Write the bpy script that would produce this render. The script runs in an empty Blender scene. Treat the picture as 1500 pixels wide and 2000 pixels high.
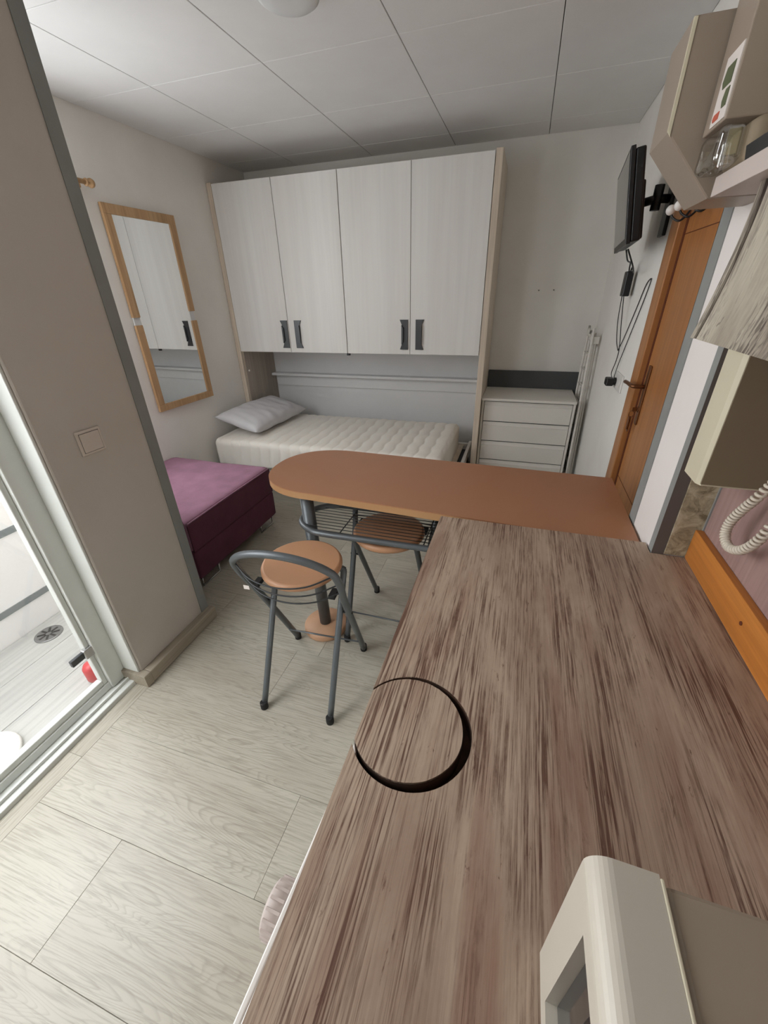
import bpy, bmesh, math, random
from mathutils import Vector, Matrix, noise
random.seed(7)
S = bpy.context.scene
C = S.collection
PI = math.pi

# ------------------------------------------------------------------ camera
cam = bpy.data.cameras.new('camera')
cam.sensor_fit = 'HORIZONTAL'; cam.sensor_width = 36.0
cam.lens = 784.44 / 1500 * 36.0
cam.clip_start = 0.01
camo = bpy.data.objects.new('camera', cam); C.objects.link(camo)
camo.matrix_world = (Matrix.Translation((0, 0, 1.42)) @ Matrix.Rotation(0.320074, 4, 'Z')
                     @ Matrix.Rotation(1.070469, 4, 'X') @ Matrix.Rotation(-0.026755, 4, 'Z'))
S.camera = camo

# ------------------------------------------------------------------ sky and light
world = bpy.data.worlds.new('overcast_sky'); S.world = world
world.use_nodes = True
wb = world.node_tree.nodes['Background']
wb.inputs['Color'].default_value = (0.96, 0.98, 1.0, 1)
wb.inputs['Strength'].default_value = 8.6

def portal(name, loc, rot, sx, sy):
    l = bpy.data.lights.new(name, 'AREA'); l.shape = 'RECTANGLE'
    l.size = sx; l.size_y = sy; l.cycles.is_portal = True
    o = bpy.data.objects.new(name, l); C.objects.link(o)
    o.location = loc; o.rotation_euler = rot
    return o
portal('balcony_door_daylight', (-1.49, 0.03, 1.09), (0, -PI/2, 0), 2.05, 1.42)
portal('added_window_daylight', (-2.025, 1.095, 1.48), (-PI/2, 0, PI), 0.45, 1.36)  # portal of the added window that brightens the bedroom
portal('bedroom_window_daylight', (-2.37, 1.655, 1.425), (0, -PI/2, 0), 1.15, 0.59)

vs = S.view_settings
vs.view_transform = 'Standard'; vs.look = 'None'
vs.exposure = 0.0; vs.gamma = 1.0; vs.use_curve_mapping = False
S.cycles.max_bounces = 8; S.cycles.diffuse_bounces = 6
S.cycles.transparent_max_bounces = 8

# ------------------------------------------------------------------ helpers
def lin(c):
    out = []
    for v in c:
        v = v / 255.0
        out.append(v / 12.92 if v <= 0.04045 else ((v + 0.055) / 1.055) ** 2.4)
    return (*out, 1.0)

class NT:
    """small node-graph builder"""
    def __init__(s, name):
        s.m = bpy.data.materials.new(name); s.m.use_nodes = True
        s.t = s.m.node_tree; s.b = s.t.nodes['Principled BSDF']
        s.coord = None
    def n(s, kind, **kw):
        nd = s.t.nodes.new(kind)
        for k, v in kw.items():
            if k in nd.inputs: nd.inputs[k].default_value = v
            else: setattr(nd, k, v)
        return nd
    def l(s, a, b): s.t.links.new(a, b)
    def co(s, scale=(1, 1, 1), rnd=False, loc=(0, 0, 0)):
        if s.coord is None: s.coord = s.n('ShaderNodeTexCoord')
        mp = s.n('ShaderNodeMapping'); mp.inputs['Scale'].default_value = scale
        mp.inputs['Location'].default_value = loc
        src = s.coord.outputs['Object']
        if rnd:
            oi = s.n('ShaderNodeObjectInfo')
            mu = s.n('ShaderNodeVectorMath', operation='MULTIPLY_ADD')
            s.l(oi.outputs['Random'], mu.inputs[0])
            mu.inputs[1].default_value = (17.3, 11.7, 23.1)
            s.l(src, mu.inputs[2]); src = mu.outputs[0]
        s.l(src, mp.inputs['Vector'])
        return mp.outputs['Vector']
    def noise(s, vec, scale=5, detail=4, rough=0.55, dist=0.0):
        nd = s.n('ShaderNodeTexNoise'); nd.inputs['Scale'].default_value = scale
        nd.inputs['Detail'].default_value = detail; nd.inputs['Roughness'].default_value = rough
        nd.inputs['Distortion'].default_value = dist
        s.l(vec, nd.inputs['Vector']); return nd.outputs['Fac']
    def ramp(s, fac, stops):
        nd = s.n('ShaderNodeValToRGB'); r = nd.color_ramp
        while len(r.elements) < len(stops): r.elements.new(0.5)
        for e, (p, c) in zip(r.elements, stops):
            e.position = p; e.color = c if len(c) == 4 else (*c, 1)
        s.l(fac, nd.inputs['Fac']); return nd.outputs['Color']
    def mix(s, fac, a, b, mode='MIX'):
        nd = s.n('ShaderNodeMix', data_type='RGBA', blend_type=mode)
        for sock, v in ((nd.inputs[0], fac), (nd.inputs[6], a), (nd.inputs[7], b)):
            if hasattr(v, 'is_output'): s.l(v, sock)
            else: sock.default_value = v
        return nd.outputs[2]
    def bump(s, h, strength=0.2, dist=0.002):
        nd = s.n('ShaderNodeBump'); nd.inputs['Strength'].default_value = strength
        nd.inputs['Distance'].default_value = dist
        s.l(h, nd.inputs['Height']); s.l(nd.outputs['Normal'], s.b.inputs['Normal'])
    def fin(s, col=None, rough=0.6, metal=0.0, spec=0.5, coat=0.0):
        if col is not None:
            if hasattr(col, 'is_output'): s.l(col, s.b.inputs['Base Color'])
            else: s.b.inputs['Base Color'].default_value = col
        if hasattr(rough, 'is_output'): s.l(rough, s.b.inputs['Roughness'])
        else: s.b.inputs['Roughness'].default_value = rough
        s.b.inputs['Metallic'].default_value = metal
        s.b.inputs['Specular IOR Level'].default_value = spec
        s.b.inputs['Coat Weight'].default_value = coat
        return s.m

def plain(name, c, rough=0.6, metal=0.0, spec=0.5, var=0.06, scale=6.0, bump=0.0):
    t = NT(name); v = t.co()
    f = t.noise(v, scale, 4)
    base = lin(c); dk = tuple(x * (1 - var * 2) for x in base[:3]) + (1,)
    col = t.ramp(f, [(0.3, dk), (0.7, base)])
    if bump: t.bump(t.noise(v, 90, 3), bump, 0.002)
    return t.fin(col, rough, metal, spec)

def plaster(name, c, dirt=(150, 138, 122), amt=0.35):
    t = NT(name); v = t.co()
    a = t.noise(v, 1.3, 5, 0.6)
    d = t.ramp(a, [(0.45, (0, 0, 0)), (0.8, (amt, amt, amt))])
    col = t.mix(d, lin(c), lin(dirt))
    t.bump(t.noise(v, 55, 4, 0.6), 0.25, 0.002)
    return t.fin(col, 0.85, 0, 0.25)

def grain(name, light, mid, dark, axis='y', rough=0.55, fine=1.0, bump=0.15, rnd=False, spec=0.4, gm=0.6):
    """sawn wood: long grain along one axis"""
    t = NT(name)
    def sc(across, along):
        return {'x': (along, across, across), 'y': (across, along, across), 'z': (across, across, along)}[axis]
    a = t.noise(t.co(sc(14 * fine, 1.1 * fine), rnd), 1.0, 5, 0.6, 0.6)
    b = t.noise(t.co(sc(130 * fine, 4 * fine), rnd), 1.0, 3, 0.6)
    col = t.ramp(a, [(0.25, lin(dark)), (0.5, lin(mid)), (0.75, lin(light))])
    g = t.ramp(b, [(0.35, (0.72, 0.72, 0.72)), (0.6, (1, 1, 1))])
    col = t.mix(gm, col, g, 'MULTIPLY')
    t.bump(b, bump, 0.001)
    return t.fin(col, rough, 0, spec)

def weathered(name, pale, mid, brown, deep, axis='y', k=1.0):
    """limed, worn board with rusty brown streaks and dark pores"""
    t = NT(name)
    def sc(across, along):
        return {'y': (across, along, across), 'z': (across, across, along)}[axis]
    patch = t.noise(t.co(sc(8 * k, 1.9 * k)), 1.0, 6, 0.62, 0.5)
    red = t.noise(t.co(sc(9 * k, 0.8 * k), loc=(3, 1, 2)), 1.0, 7, 0.66, 0.3)
    pore = t.noise(t.co(sc(230 * k, 5.0 * k), loc=(1, 5, 2)), 1.0, 2, 0.55, 0.8)
    where = t.noise(t.co(sc(12 * k, 2.0 * k), loc=(7, 3, 1)), 1.0, 8, 0.72, 0.3)
    chip = t.noise(t.co(sc(70 * k, 16 * k), loc=(2, 9, 4)), 1.0, 6, 0.7, 0.6)
    col = t.ramp(patch, [(0.38, lin(mid)), (0.60, lin(pale))])
    rf = t.ramp(red, [(0.50, (0, 0, 0)), (0.68, (0.75, 0.75, 0.75))])
    col = t.mix(rf, col, lin(brown))
    pm = t.ramp(pore, [(0.42, (1, 1, 1)), (0.52, (0, 0, 0))])
    wm = t.ramp(where, [(0.44, (0.10, 0.10, 0.10)), (0.58, (0.85, 0.85, 0.85))])
    m = t.n('ShaderNodeMath', operation='MULTIPLY'); t.l(pm, m.inputs[0]); t.l(wm, m.inputs[1])
    col = t.mix(m.outputs[0], col, lin(deep))
    pore2 = t.noise(t.co(sc(430 * k, 11 * k), loc=(4, 2, 8)), 1.0, 2, 0.55, 0.6)
    p2 = t.ramp(pore2, [(0.40, (0.5, 0.5, 0.5)), (0.50, (0, 0, 0))])
    m2 = t.n('ShaderNodeMath', operation='MULTIPLY'); t.l(p2, m2.inputs[0]); t.l(wm, m2.inputs[1])
    col = t.mix(m2.outputs[0], col, lin(deep))
    cf = t.ramp(chip, [(0.63, (0, 0, 0)), (0.69, (0.7, 0.7, 0.7))])
    col = t.mix(cf, col, lin(deep))
    t.bump(pore, 0.3, 0.001)
    return t.fin(col, 0.55, 0, 0.35)

def floor_wood(name, pale, mid, dark, rough=0.34):
    t = NT(name)
    v = t.co((1.05, 9.0, 1.0), True)
    warp = t.noise(v, 1.15, 2, 0.45, 0.25)
    rings = t.n('ShaderNodeMath', operation='MULTIPLY'); t.l(warp, rings.inputs[0]); rings.inputs[1].default_value = 34.0
    fr = t.n('ShaderNodeMath', operation='FRACT'); t.l(rings.outputs[0], fr.inputs[0])
    ring = t.ramp(fr.outputs[0], [(0.0, (0.0, 0.0, 0.0)), (0.55, (0.06, 0.06, 0.06)), (0.86, (0.40, 0.40, 0.40)), (1.0, (0, 0, 0))])
    where = t.noise(t.co((1.4, 6, 1), True, (4, 2, 0)), 1.0, 4, 0.6)
    wr = t.ramp(where, [(0.40, (0.15, 0.15, 0.15)), (0.62, (1, 1, 1))])
    fine = t.noise(t.co((7, 190, 40), True), 1.0, 4, 0.65)
    lines = t.ramp(fine, [(0.38, (0.7, 0.7, 0.7)), (0.52, (0, 0, 0))])
    tone = t.noise(t.co((1.1, 4, 1), True, (9, 1, 0)), 1.0, 4, 0.6)
    col = t.ramp(tone, [(0.3, lin(mid)), (0.65, lin(pale))])
    rm = t.n('ShaderNodeMath', operation='MULTIPLY'); t.l(ring, rm.inputs[0]); t.l(wr, rm.inputs[1])
    col = t.mix(rm.outputs[0], col, lin(dark))
    lm = t.n('ShaderNodeMath', operation='MULTIPLY'); t.l(lines, lm.inputs[0]); lm.inputs[1].default_value = 0.55
    col = t.mix(lm.outputs[0], col, lin(dark))
    t.bump(fine, 0.12, 0.001)
    return t.fin(col, rough, 0, 0.5)

M = {}
M['wall'] = plaster('wall_paint', (233, 231, 226), amt=0.18)
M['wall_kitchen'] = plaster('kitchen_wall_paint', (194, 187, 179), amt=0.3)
M['pillar'] = plaster('pillar_paint', (226, 220, 217), amt=0.15)
def rough_plaster():
    t = NT('rough_plaster'); v = t.co((1, 1, 1))
    a = t.noise(v, 28, 8, 0.7, 0.8)
    col = t.ramp(a, [(0.35, lin((120, 108, 86))), (0.55, lin((176, 164, 138))), (0.7, lin((192, 182, 160)))])
    t.bump(a, 0.8, 0.004)
    return t.fin(col, 0.9, 0, 0.2)
M['raw'] = rough_plaster()
M['bead'] = plain('grey_corner_bead', (138, 140, 138), 0.6)
M['beadd'] = plain('brown_grey_shade_and_nail', (96, 88, 84), 0.6)  # painted shade on bead and switch, own colour of the nails
M['tile'] = plain('ceiling_tile_white', (224, 224, 223), 0.9, var=0.02, bump=0.1)
M['joint'] = plain('ceiling_joint_shadow_grey', (140, 138, 134), 0.9)
M['plank'] = floor_wood('limed_oak_floor', (184, 180, 166), (170, 164, 150), (120, 112, 97))
M['subfloor'] = plain('subfloor_grey', (150, 142, 130), 0.8)
M['skirt'] = grain('skirting_wood_tile', (174, 164, 148), (160, 150, 134), (140, 130, 115), 'y')
M['white_oak'] = grain('whitewashed_wardrobe_wood', (228, 227, 224), (224, 222, 218), (213, 210, 205), 'z', 0.5, 0.2, 0.01, gm=0.18)
M['cream_edge'] = grain('cream_panel_edge', (222, 208, 190), (212, 198, 180), (200, 186, 168), 'z', 0.5, 0.7, 0.05)
M['side_in'] = grain('beige_wood_side', (178, 168, 156), (168, 158, 146), (156, 146, 134), 'z', 0.5, 0.7, 0.05)
M['whitepanel'] = plain('white_back_panel', (216, 217, 218), 0.5, var=0.02)
M['handle'] = plain('graphite_handle', (74, 76, 78), 0.35, 0.4)
M['mattress'] = plain('cream_quilted_cover', (238, 233, 224), 0.9, var=0.03, bump=0.15)
M['pillow'] = plain('pale_grey_pillowcase', (212, 211, 214), 0.9, var=0.05, bump=0.1)
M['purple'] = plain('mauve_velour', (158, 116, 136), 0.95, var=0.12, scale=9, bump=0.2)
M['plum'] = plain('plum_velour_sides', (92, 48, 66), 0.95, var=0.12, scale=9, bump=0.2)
M['chrome'] = plain('brushed_chrome', (200, 200, 200), 0.25, 0.9)
M['oakframe'] = grain('oak_mirror_frame', (202, 168, 128), (186, 150, 110), (164, 128, 90), 'z', 0.5, 1.2)
M['pine'] = grain('varnished_orange_pine', (204, 134, 66), (192, 122, 56), (172, 106, 46), 'y', 0.4, 0.8)
M['door'] = grain('honey_door_veneer', (182, 126, 76), (172, 116, 68), (158, 102, 56), 'z', 0.32, 0.35, 0.03)
M['groove'] = plain('dark_door_gap', (92, 40, 14), 0.6)
M['brass'] = plain('aged_brass', (124, 82, 52), 0.35, 0.7)
M['table'] = plain('brown_table_laminate', (164, 114, 82), 0.42, var=0.03, scale=3)
M['tedge'] = plain('tan_table_edge', (178, 136, 94), 0.45, var=0.03)
M['seat'] = plain('light_brown_seat_laminate', (184, 138, 104), 0.45, var=0.03)
M['basewood'] = plain('beige_foot_disc', (200, 158, 126), 0.5, var=0.03)
M['steel'] = plain('dark_grey_painted_steel', (98, 103, 106), 0.38, 0.35)
M['rubber'] = plain('black_rubber', (24, 24, 25), 0.7)
M['wire'] = plain('dark_shelf_wire', (52, 54, 55), 0.4, 0.4)
M['counter'] = weathered('weathered_counter_board', (182, 161, 141), (156, 133, 115), (126, 84, 69), (86, 54, 42), 'y', 1.0)
M['hood'] = weathered('weathered_hood_board', (182, 174, 158), (140, 129, 115), (98, 84, 76), (60, 47, 43), 'z', 0.62)
M['cut'] = plain('raw_dark_cut_edge', (84, 56, 40), 0.9, var=0.3, scale=40)
M['whiteplastic'] = plain('white_appliance_plastic', (228, 225, 220), 0.4, var=0.02)
M['creamplastic'] = plain('cream_plastic', (202, 194, 170), 0.45, var=0.03)
M['unit_beige'] = plain('beige_unit_finish', (148, 134, 120), 0.4, var=0.03)  # one even beige for the wall unit and labelled box
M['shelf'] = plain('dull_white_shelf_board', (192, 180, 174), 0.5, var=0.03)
M['mwwhite'] = plain('off_white_microwave_plastic', (196, 189, 176), 0.35, var=0.02)  # one even off-white for the microwave front
M['mwcase'] = plain('shadowed_microwave_case', (158, 145, 128), 0.4, var=0.03)  # darker than the front: shadow over the top is in this colour
M['icside'] = plain('shaded_side_plastic', (122, 110, 88), 0.5, var=0.06)  # shade of the side turned from the light, as colour
M['switch'] = plain('ivory_switch_plastic', (204, 194, 184), 0.4, var=0.02)
M['seamdark'] = plain('dark_brown_seam', (58, 44, 38), 0.7)
M['cordm'] = plain('ivory_cord', (206, 196, 180), 0.5, var=0.02)
M['black'] = plain('black_plastic', (20, 20, 22), 0.4)
M['screen'] = plain('switched_off_screen', (46, 48, 50), 0.08, 0, 0.9)
M['greyboard'] = plain('slate_grey_board', (78, 80, 82), 0.6)
M['dresser'] = plain('off_white_dresser_lacquer', (218, 214, 207), 0.45, var=0.02)
M['pinkpanel'] = grain('dusty_pink_wall_panel', (170, 142, 134), (158, 130, 124), (144, 114, 110), 'z', 0.5, 0.6)
M['label'] = plain('white_label_paper', (222, 214, 208), 0.5)
M['green'] = plain('olive_green_print', (88, 96, 66), 0.5)
M['red'] = plain('red_plastic', (196, 62, 66), 0.4)
M['orangered'] = plain('red_print', (190, 92, 70), 0.5)
M['tan'] = plain('tan_paper_bag', (150, 134, 112), 0.8, var=0.15, scale=20)
M['yellow'] = plain('pale_yellow_carton', (204, 190, 140), 0.7)
M['pvc'] = plain('white_door_frame', (214, 217, 212), 0.4, var=0.04)
M['balfloor'] = grain('grey_balcony_tile', (188, 188, 184), (178, 178, 174), (166, 166, 162), 'y', 0.4, 0.4)
M['balwall'] = plain('white_parapet', (238, 238, 238), 0.7, var=0.02)
M['balband'] = plain('grey_parapet_band', (128, 134, 136), 0.6)
M['grate'] = plain('steel_drain_grate', (132, 132, 132), 0.4, 0.6)
M['lampglass'] = plain('opal_lamp_cover', (214, 216, 216), 0.4, var=0.02)
M['clear'] = None
def glass_mat(name, tint=(1, 1, 1, 1), refl=0.08):
    m = bpy.data.materials.new(name); m.use_nodes = True
    t = m.node_tree; t.nodes.clear()
    o = t.nodes.new('ShaderNodeOutputMaterial'); mx = t.nodes.new('ShaderNodeMixShader')
    tr = t.nodes.new('ShaderNodeBsdfTransparent'); tr.inputs[0].default_value = tint
    gl = t.nodes.new('ShaderNodeBsdfGlossy'); gl.inputs['Roughness'].default_value = 0.02
    mx.inputs[0].default_value = refl
    t.links.new(tr.outputs[0], mx.inputs[1]); t.links.new(gl.outputs[0], mx.inputs[2])
    t.links.new(mx.outputs[0], o.inputs[0]); return m
M['glass'] = glass_mat('clear_pane')
M['plasticbag'] = glass_mat('clear_plastic_wrap', (0.9, 0.9, 0.88, 1), 0.22)
def mirror_mat():
    t = NT('mirror_silver'); return t.fin((0.88, 0.9, 0.9, 1), 0.01, 1.0)
M['mirror'] = mirror_mat()

ORG = {}
def tag(o, label=None, cat=None, group=None, kind=None):
    if label: o['label'] = label
    if cat: o['category'] = cat
    if group: o['group'] = group
    if kind: o['kind'] = kind
    return o
def thing(name, label, cat, loc=(0, 0, 0), group=None):
    o = bpy.data.objects.new(name, None); C.objects.link(o)
    o.location = loc; o.empty_display_size = 0.05; ORG[o.name] = Vector(loc)
    return tag(o, label, cat, group)

class MB:
    def __init__(s): s.bm = bmesh.new(); s.smooth = set()
    def box(s, x0, x1, y0, y1, z0, z1, bev=0.0, seg=2, mat=None):
        r = bmesh.ops.create_cube(s.bm, size=1.0)
        vs_ = r['verts']
        for v in vs_:
            v.co = Vector(((x0 + x1) / 2 + v.co.x * (x1 - x0), (y0 + y1) / 2 + v.co.y * (y1 - y0), (z0 + z1) / 2 + v.co.z * (z1 - z0)))
        if bev:
            es = list({e for v in vs_ for e in v.link_edges})
            r2 = bmesh.ops.bevel(s.bm, geom=es, offset=bev, segments=seg, profile=0.5, affect='EDGES')
            vs_ = list({v for f in r2['faces'] for v in f.verts} | {v for v in vs_ if v.is_valid})
        if mat is not None:
            for v in vs_: v.co = mat @ v.co
        return s
    def tube(s, pts, r, seg=10, closed=False, smooth=0, cap=True):
        P = [Vector(p) for p in pts]
        if smooth:
            Q = []; n = len(P)
            rng = range(n if closed else n - 1)
            for i in rng:
                p0 = P[(i - 1) % n] if (closed or i > 0) else P[0] * 2 - P[1]
                p1 = P[i]; p2 = P[(i + 1) % n]
                p3 = P[(i + 2) % n] if (closed or i + 2 < n) else P[-1] * 2 - P[-2]
                for k in range(smooth):
                    t = k / smooth
                    Q.append(0.5 * ((2 * p1) + (p2 - p0) * t + (2 * p0 - 5 * p1 + 4 * p2 - p3) * t * t + (3 * p1 - p0 - 3 * p2 + p3) * t ** 3))
            if not closed: Q.append(P[-1])
            P = Q
        n = len(P); rings = []; up = None
        for i, p in enumerate(P):
            if closed: d = P[(i + 1) % n] - P[i - 1]
            else: d = P[min(i + 1, n - 1)] - P[max(i - 1, 0)]
            d.normalize()
            if up is None:
                up = d.orthogonal().normalized()
            else:
                up = (up - d * up.dot(d)); up = up.normalized() if up.length > 1e-6 else d.orthogonal().normalized()
            w = d.cross(up)
            rr = r[i] if isinstance(r, (list, tuple)) else r
            rings.append([s.bm.verts.new(p + (up * math.cos(2 * PI * k / seg) + w * math.sin(2 * PI * k / seg)) * rr) for k in range(seg)])
        for i in range(n if closed else n - 1):
            a, b = rings[i], rings[(i + 1) % n]
            for k in range(seg):
                f = s.bm.faces.new((a[k], a[(k + 1) % seg], b[(k + 1) % seg], b[k])); f.smooth = True
        if cap and not closed:
            s.bm.faces.new(rings[0][::-1]); s.bm.faces.new(rings[-1])
        return s
    def lathe(s, prof, c=(0, 0, 0), seg=32, axis='z', mat=None):
        """prof: (radius, height) list, open ends capped"""
        rings = []
        for r, h in prof:
            ring = []
            for k in range(seg):
                a = 2 * PI * k / seg; u, v = r * math.cos(a), r * math.sin(a)
                p = {'z': (u, v, h), 'x': (h, u, v), 'y': (v, h, u)}[axis]
                p = Vector(p) + Vector(c)
                if mat is not None: p = mat @ p
                ring.append(s.bm.verts.new(p))
            rings.append(ring)
        for a, b in zip(rings[:-1], rings[1:]):
            for k in range(seg):
                f = s.bm.faces.new((a[k], a[(k + 1) % seg], b[(k + 1) % seg], b[k])); f.smooth = True
        s.bm.faces.new(rings[0][::-1]); s.bm.faces.new(rings[-1])
        return s
    def prism(s, pts, z0, z1, bev=0.0, axis='z'):
        """2-D outline extruded along an axis"""
        def P(a, b, h): return {'z': (a, b, h), 'y': (a, h, b), 'x': (h, a, b)}[axis]
        lo = [s.bm.verts.new(P(a, b, z0)) for a, b in pts]; hi = [s.bm.verts.new(P(a, b, z1)) for a, b in pts]
        n = len(pts)
        fb = s.bm.faces.new(lo[::-1]); ft = s.bm.faces.new(hi)
        for k in range(n): s.bm.faces.new((lo[k], lo[(k + 1) % n], hi[(k + 1) % n], hi[k]))
        if bev:
            es = [e for e in ft.edges] + [e for e in fb.edges]
            bmesh.ops.bevel(s.bm, geom=es, offset=bev, segments=2, profile=0.5, affect='EDGES')
        return s
    def grid(s, fn, nu, nv, closed_u=False):
        V = [[s.bm.verts.new(fn(i / (nu if closed_u else nu - 1), j / (nv - 1))) for j in range(nv)] for i in range(nu)]
        for i in range(nu if closed_u else nu - 1):
            for j in range(nv - 1):
                a, b = V[i], V[(i + 1) % nu]
                f = s.bm.faces.new((a[j], b[j], b[j + 1], a[j + 1])); f.smooth = True
        return V
    def build(s, name, mat, parent=None, auto=True):
        org = ORG.get(parent.name, Vector()) if parent is not None else Vector()
        bmesh.ops.recalc_face_normals(s.bm, faces=s.bm.faces)
        if org.length: bmesh.ops.translate(s.bm, verts=s.bm.verts, vec=-org)
        me = bpy.data.meshes.new(name); s.bm.to_mesh(me); s.bm.free()
        me.materials.append(M[mat] if isinstance(mat, str) else mat)
        o = bpy.data.objects.new(name, me); C.objects.link(o)
        ORG[o.name] = org
        if parent is not None: o.parent = parent
        return o
def struct(o): o['kind'] = 'structure'; return o
def single(mb, name, mat, label, cat, group=None):
    return tag(mb.build(name, mat), label, cat, group)
def copy_tree(o, parent=None):
    c = o.copy(); C.objects.link(c); c.parent = parent
    for ch in list(o.children): copy_tree(ch, c)
    return c

# ------------------------------------------------------------------ room shell
XR, XL, YB, ZC = 0.51, -2.31, 3.61, 2.29
fl = struct(MB().box(-1.37, 0.61, -1.3, 3.71, -0.10, -0.012).box(-2.41, -1.37, 1.09, 3.71, -0.10, -0.012).build('floor', 'subfloor'))
PW = 0.266; y = 0.31 - PW * 6; row = 0
offs = [0.695, 1.137, 0.62, 0.93, 0.615, 0.957, 0.50, 1.30, 0.80]
pmesh = {}
def plank(x0, x1, y0, y1, rot=False):
    L, W = round(x1 - x0, 4), round(y1 - y0, 4)
    if (L, W) not in pmesh:
        b = MB().box(-L / 2 + 0.0003, L / 2 - 0.0003, -W / 2 + 0.0003, W / 2 - 0.0003, -0.012, 0.0, 0.0007, 1)
        o = b.build('plank', 'plank'); pmesh[(L, W)] = o.data
    else:
        o = bpy.data.objects.new('plank', pmesh[(L, W)]); C.objects.link(o)
    o.parent = fl; o.location = ((x0 + x1) / 2, (y0 + y1) / 2, 0)
    return o
while y < YB:
    y1 = min(y + PW, YB); y0 = max(y, -1.2)
    left = -1.305 if y0 < 1.17 else -2.31
    j = -offs[row % len(offs)]
    xs = [XR]
    x = j
    while x > XR - 0.05: x -= 1.2
    while x + 1.2 < XR - 0.05: x += 1.2
    while x > left + 0.05: xs.append(x); x -= 1.2
    xs.append(left); xs.sort()
    if y1 > y0 + 0.02:
        for a, b_ in zip(xs[:-1], xs[1:]): plank(a, b_, y0, y1)
        if y0 < 1.17 < y1: plank(-2.31, -1.305, 1.17, y1)
    y += PW; row += 1
for a, b_ in ((-1.2, -0.35), (-0.35, 0.46), (0.46, 0.782)):
    o = plank(a, b_, -1.37, -1.305); o.location = (-1.3375, (a + b_) / 2, 0); o.rotation_euler = (0, 0, PI / 2)

cl = struct(MB().box(-1.44, 0.61, -1.3, 3.71, 2.312, 2.45).box(-2.41, -1.44, 1.09, 3.71, 2.312, 2.45).build('ceiling', 'joint'))
gx = [-2.31, -1.812, -1.209, -0.606, -0.006, 0.51]
gy = [-1.2, -0.82, -0.225, 0.37, 0.965, 1.56, 2.155, 2.75, 3.345, 3.61]
for a, b_ in zip(gx[:-1], gx[1:]):
    for c, d in zip(gy[:-1], gy[1:]):
        if a < -1.5 and d < 1.2: continue
        a2 = max(a, -1.34) if d < 1.2 else a
        c2 = max(c, 1.19) if (a < -1.5 and c < 1.19) else c
        g = 0.0016
        o = MB().box(a2 + g, b_ - g, c2 + g, d - g, ZC, 2.313, 0.0015, 1).build('ceiling_tile', 'tile'); o.parent = cl
        o.rotation_euler = (0, 0, 0)

wl = struct(MB().box(-2.41, XL, 1.09, 1.36, -0.1, 2.34).box(-2.41, XL, 1.95, 3.71, -0.1, 2.34)
            .box(-2.41, XL, 1.36, 1.95, -0.1, 0.85).box(-2.41, XL, 1.36, 1.95, 2.0, 2.34).build('wall_left', 'wall'))
struct(MB().box(-2.31, XR, YB, 3.71, -0.1, 2.34).build('wall_back', 'wall'))
struct(MB().box(XR, 0.61, -1.3, 1.24, -0.1, 2.34).box(XR, 0.61, 2.10, 3.71, -0.1, 2.34)
       .box(XR, 0.61, 1.24, 2.10, 2.03, 2.34).box(0.575, 0.61, 1.24, 2.10, -0.1, 2.03).build('wall_right', 'wall'))
struct(MB().box(-1.46, -1.34, 0.78, 1.17, -0.1, 2.34, 0.006).box(-1.46, -1.34, -1.3, -0.70, -0.1, 2.34)
       .box(-1.46, -1.34, -0.70, 0.78, 2.13, 2.34).build('wall_kitchen', 'wall_kitchen'))
struct(MB().box(-2.31, -2.25, 1.09, 1.17, -0.1, 2.34).box(-1.80, -1.46, 1.09, 1.17, -0.1, 2.34)
       .box(-2.25, -1.80, 1.09, 1.17, -0.1, 0.80).box(-2.25, -1.80, 1.09, 1.17, 2.16, 2.34).build('wall_balcony', 'wall'))  # wall opening made for the added window
struct(MB().box(-1.46, 0.61, -1.4, -1.2, -0.1, 2.34).build('wall_front', 'wall_kitchen'))
# grey corner beads of the left wall end, skirting
struct(MB().prism([(-1.3385, 1.145), (-1.3385, 1.1715), (-1.47, 1.1715), (-1.47, 1.19), (-1.336, 1.19), (-1.336, 1.145)], 0.06, 2.29).build('trim_1', 'bead'))
sk = struct(MB().box(-1.34, -1.302, 0.79, 1.20, 0.0, 0.062, 0.004).build('baseboard_kitchen', 'skirt'))
MB().prism([(-1.43, 0.757), (-1.302, 0.757), (-1.302, 0.789), (-1.43, 0.789)], 0, 0.062, 0.003).build('return_piece', 'skirt', sk)
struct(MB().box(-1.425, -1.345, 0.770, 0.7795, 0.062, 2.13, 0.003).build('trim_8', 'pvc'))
# right pillar
pil = struct(MB().box(0.41, XR, 1.09, 1.345, 0, 2.29).build('wall_pillar', 'pillar'))
tr2 = struct(MB().box(0.4075, 0.41, 1.288, 1.3475, 0, 2.29).box(0.4075, XR, 1.345, 1.3475, 0, 2.29).build('trim_2', 'bead'))
tr3 = struct(MB().box(0.4075, 0.41, 1.0875, 1.117, 0.0, 2.29).build('trim_3', 'bead'))
tr4 = struct(MB().box(0.4075, 0.436, 1.086, 1.0875, 0.0, 2.29).build('trim_4', 'beadd'))  # near leg of the bead, darkened to paint the shade on that face
struct(MB().box(0.4365, XR, 1.0835, 1.0895, 0.78, 2.29, 0.001).build('trim_5', 'raw'))
# pink panel and pine batten behind the counter
struct(MB().box(0.502, 0.51, -1.2, 1.078, 0.78, 1.50).build('trim_6', 'pinkpanel'))
struct(MB().box(0.499, 0.51, 1.0785, 1.0835, 0.78, 1.50).build('trim_7', 'bead'))
bat = MB().box(0.484, 0.502, -1.1, 1.082, 0.779, 0.866, 0.002).build('backsplash_batten', 'pine')
tag(bat, 'orange pine batten along the back of the worktop', 'batten')
for yy, zz in ((0.777, 0.826), (0.30, 0.81)): MB().lathe([(0.0045, 0.0), (0.0045, 0.002)], (0.4825, yy, zz), 10, 'x').build('knot', 'groove', bat)

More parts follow.
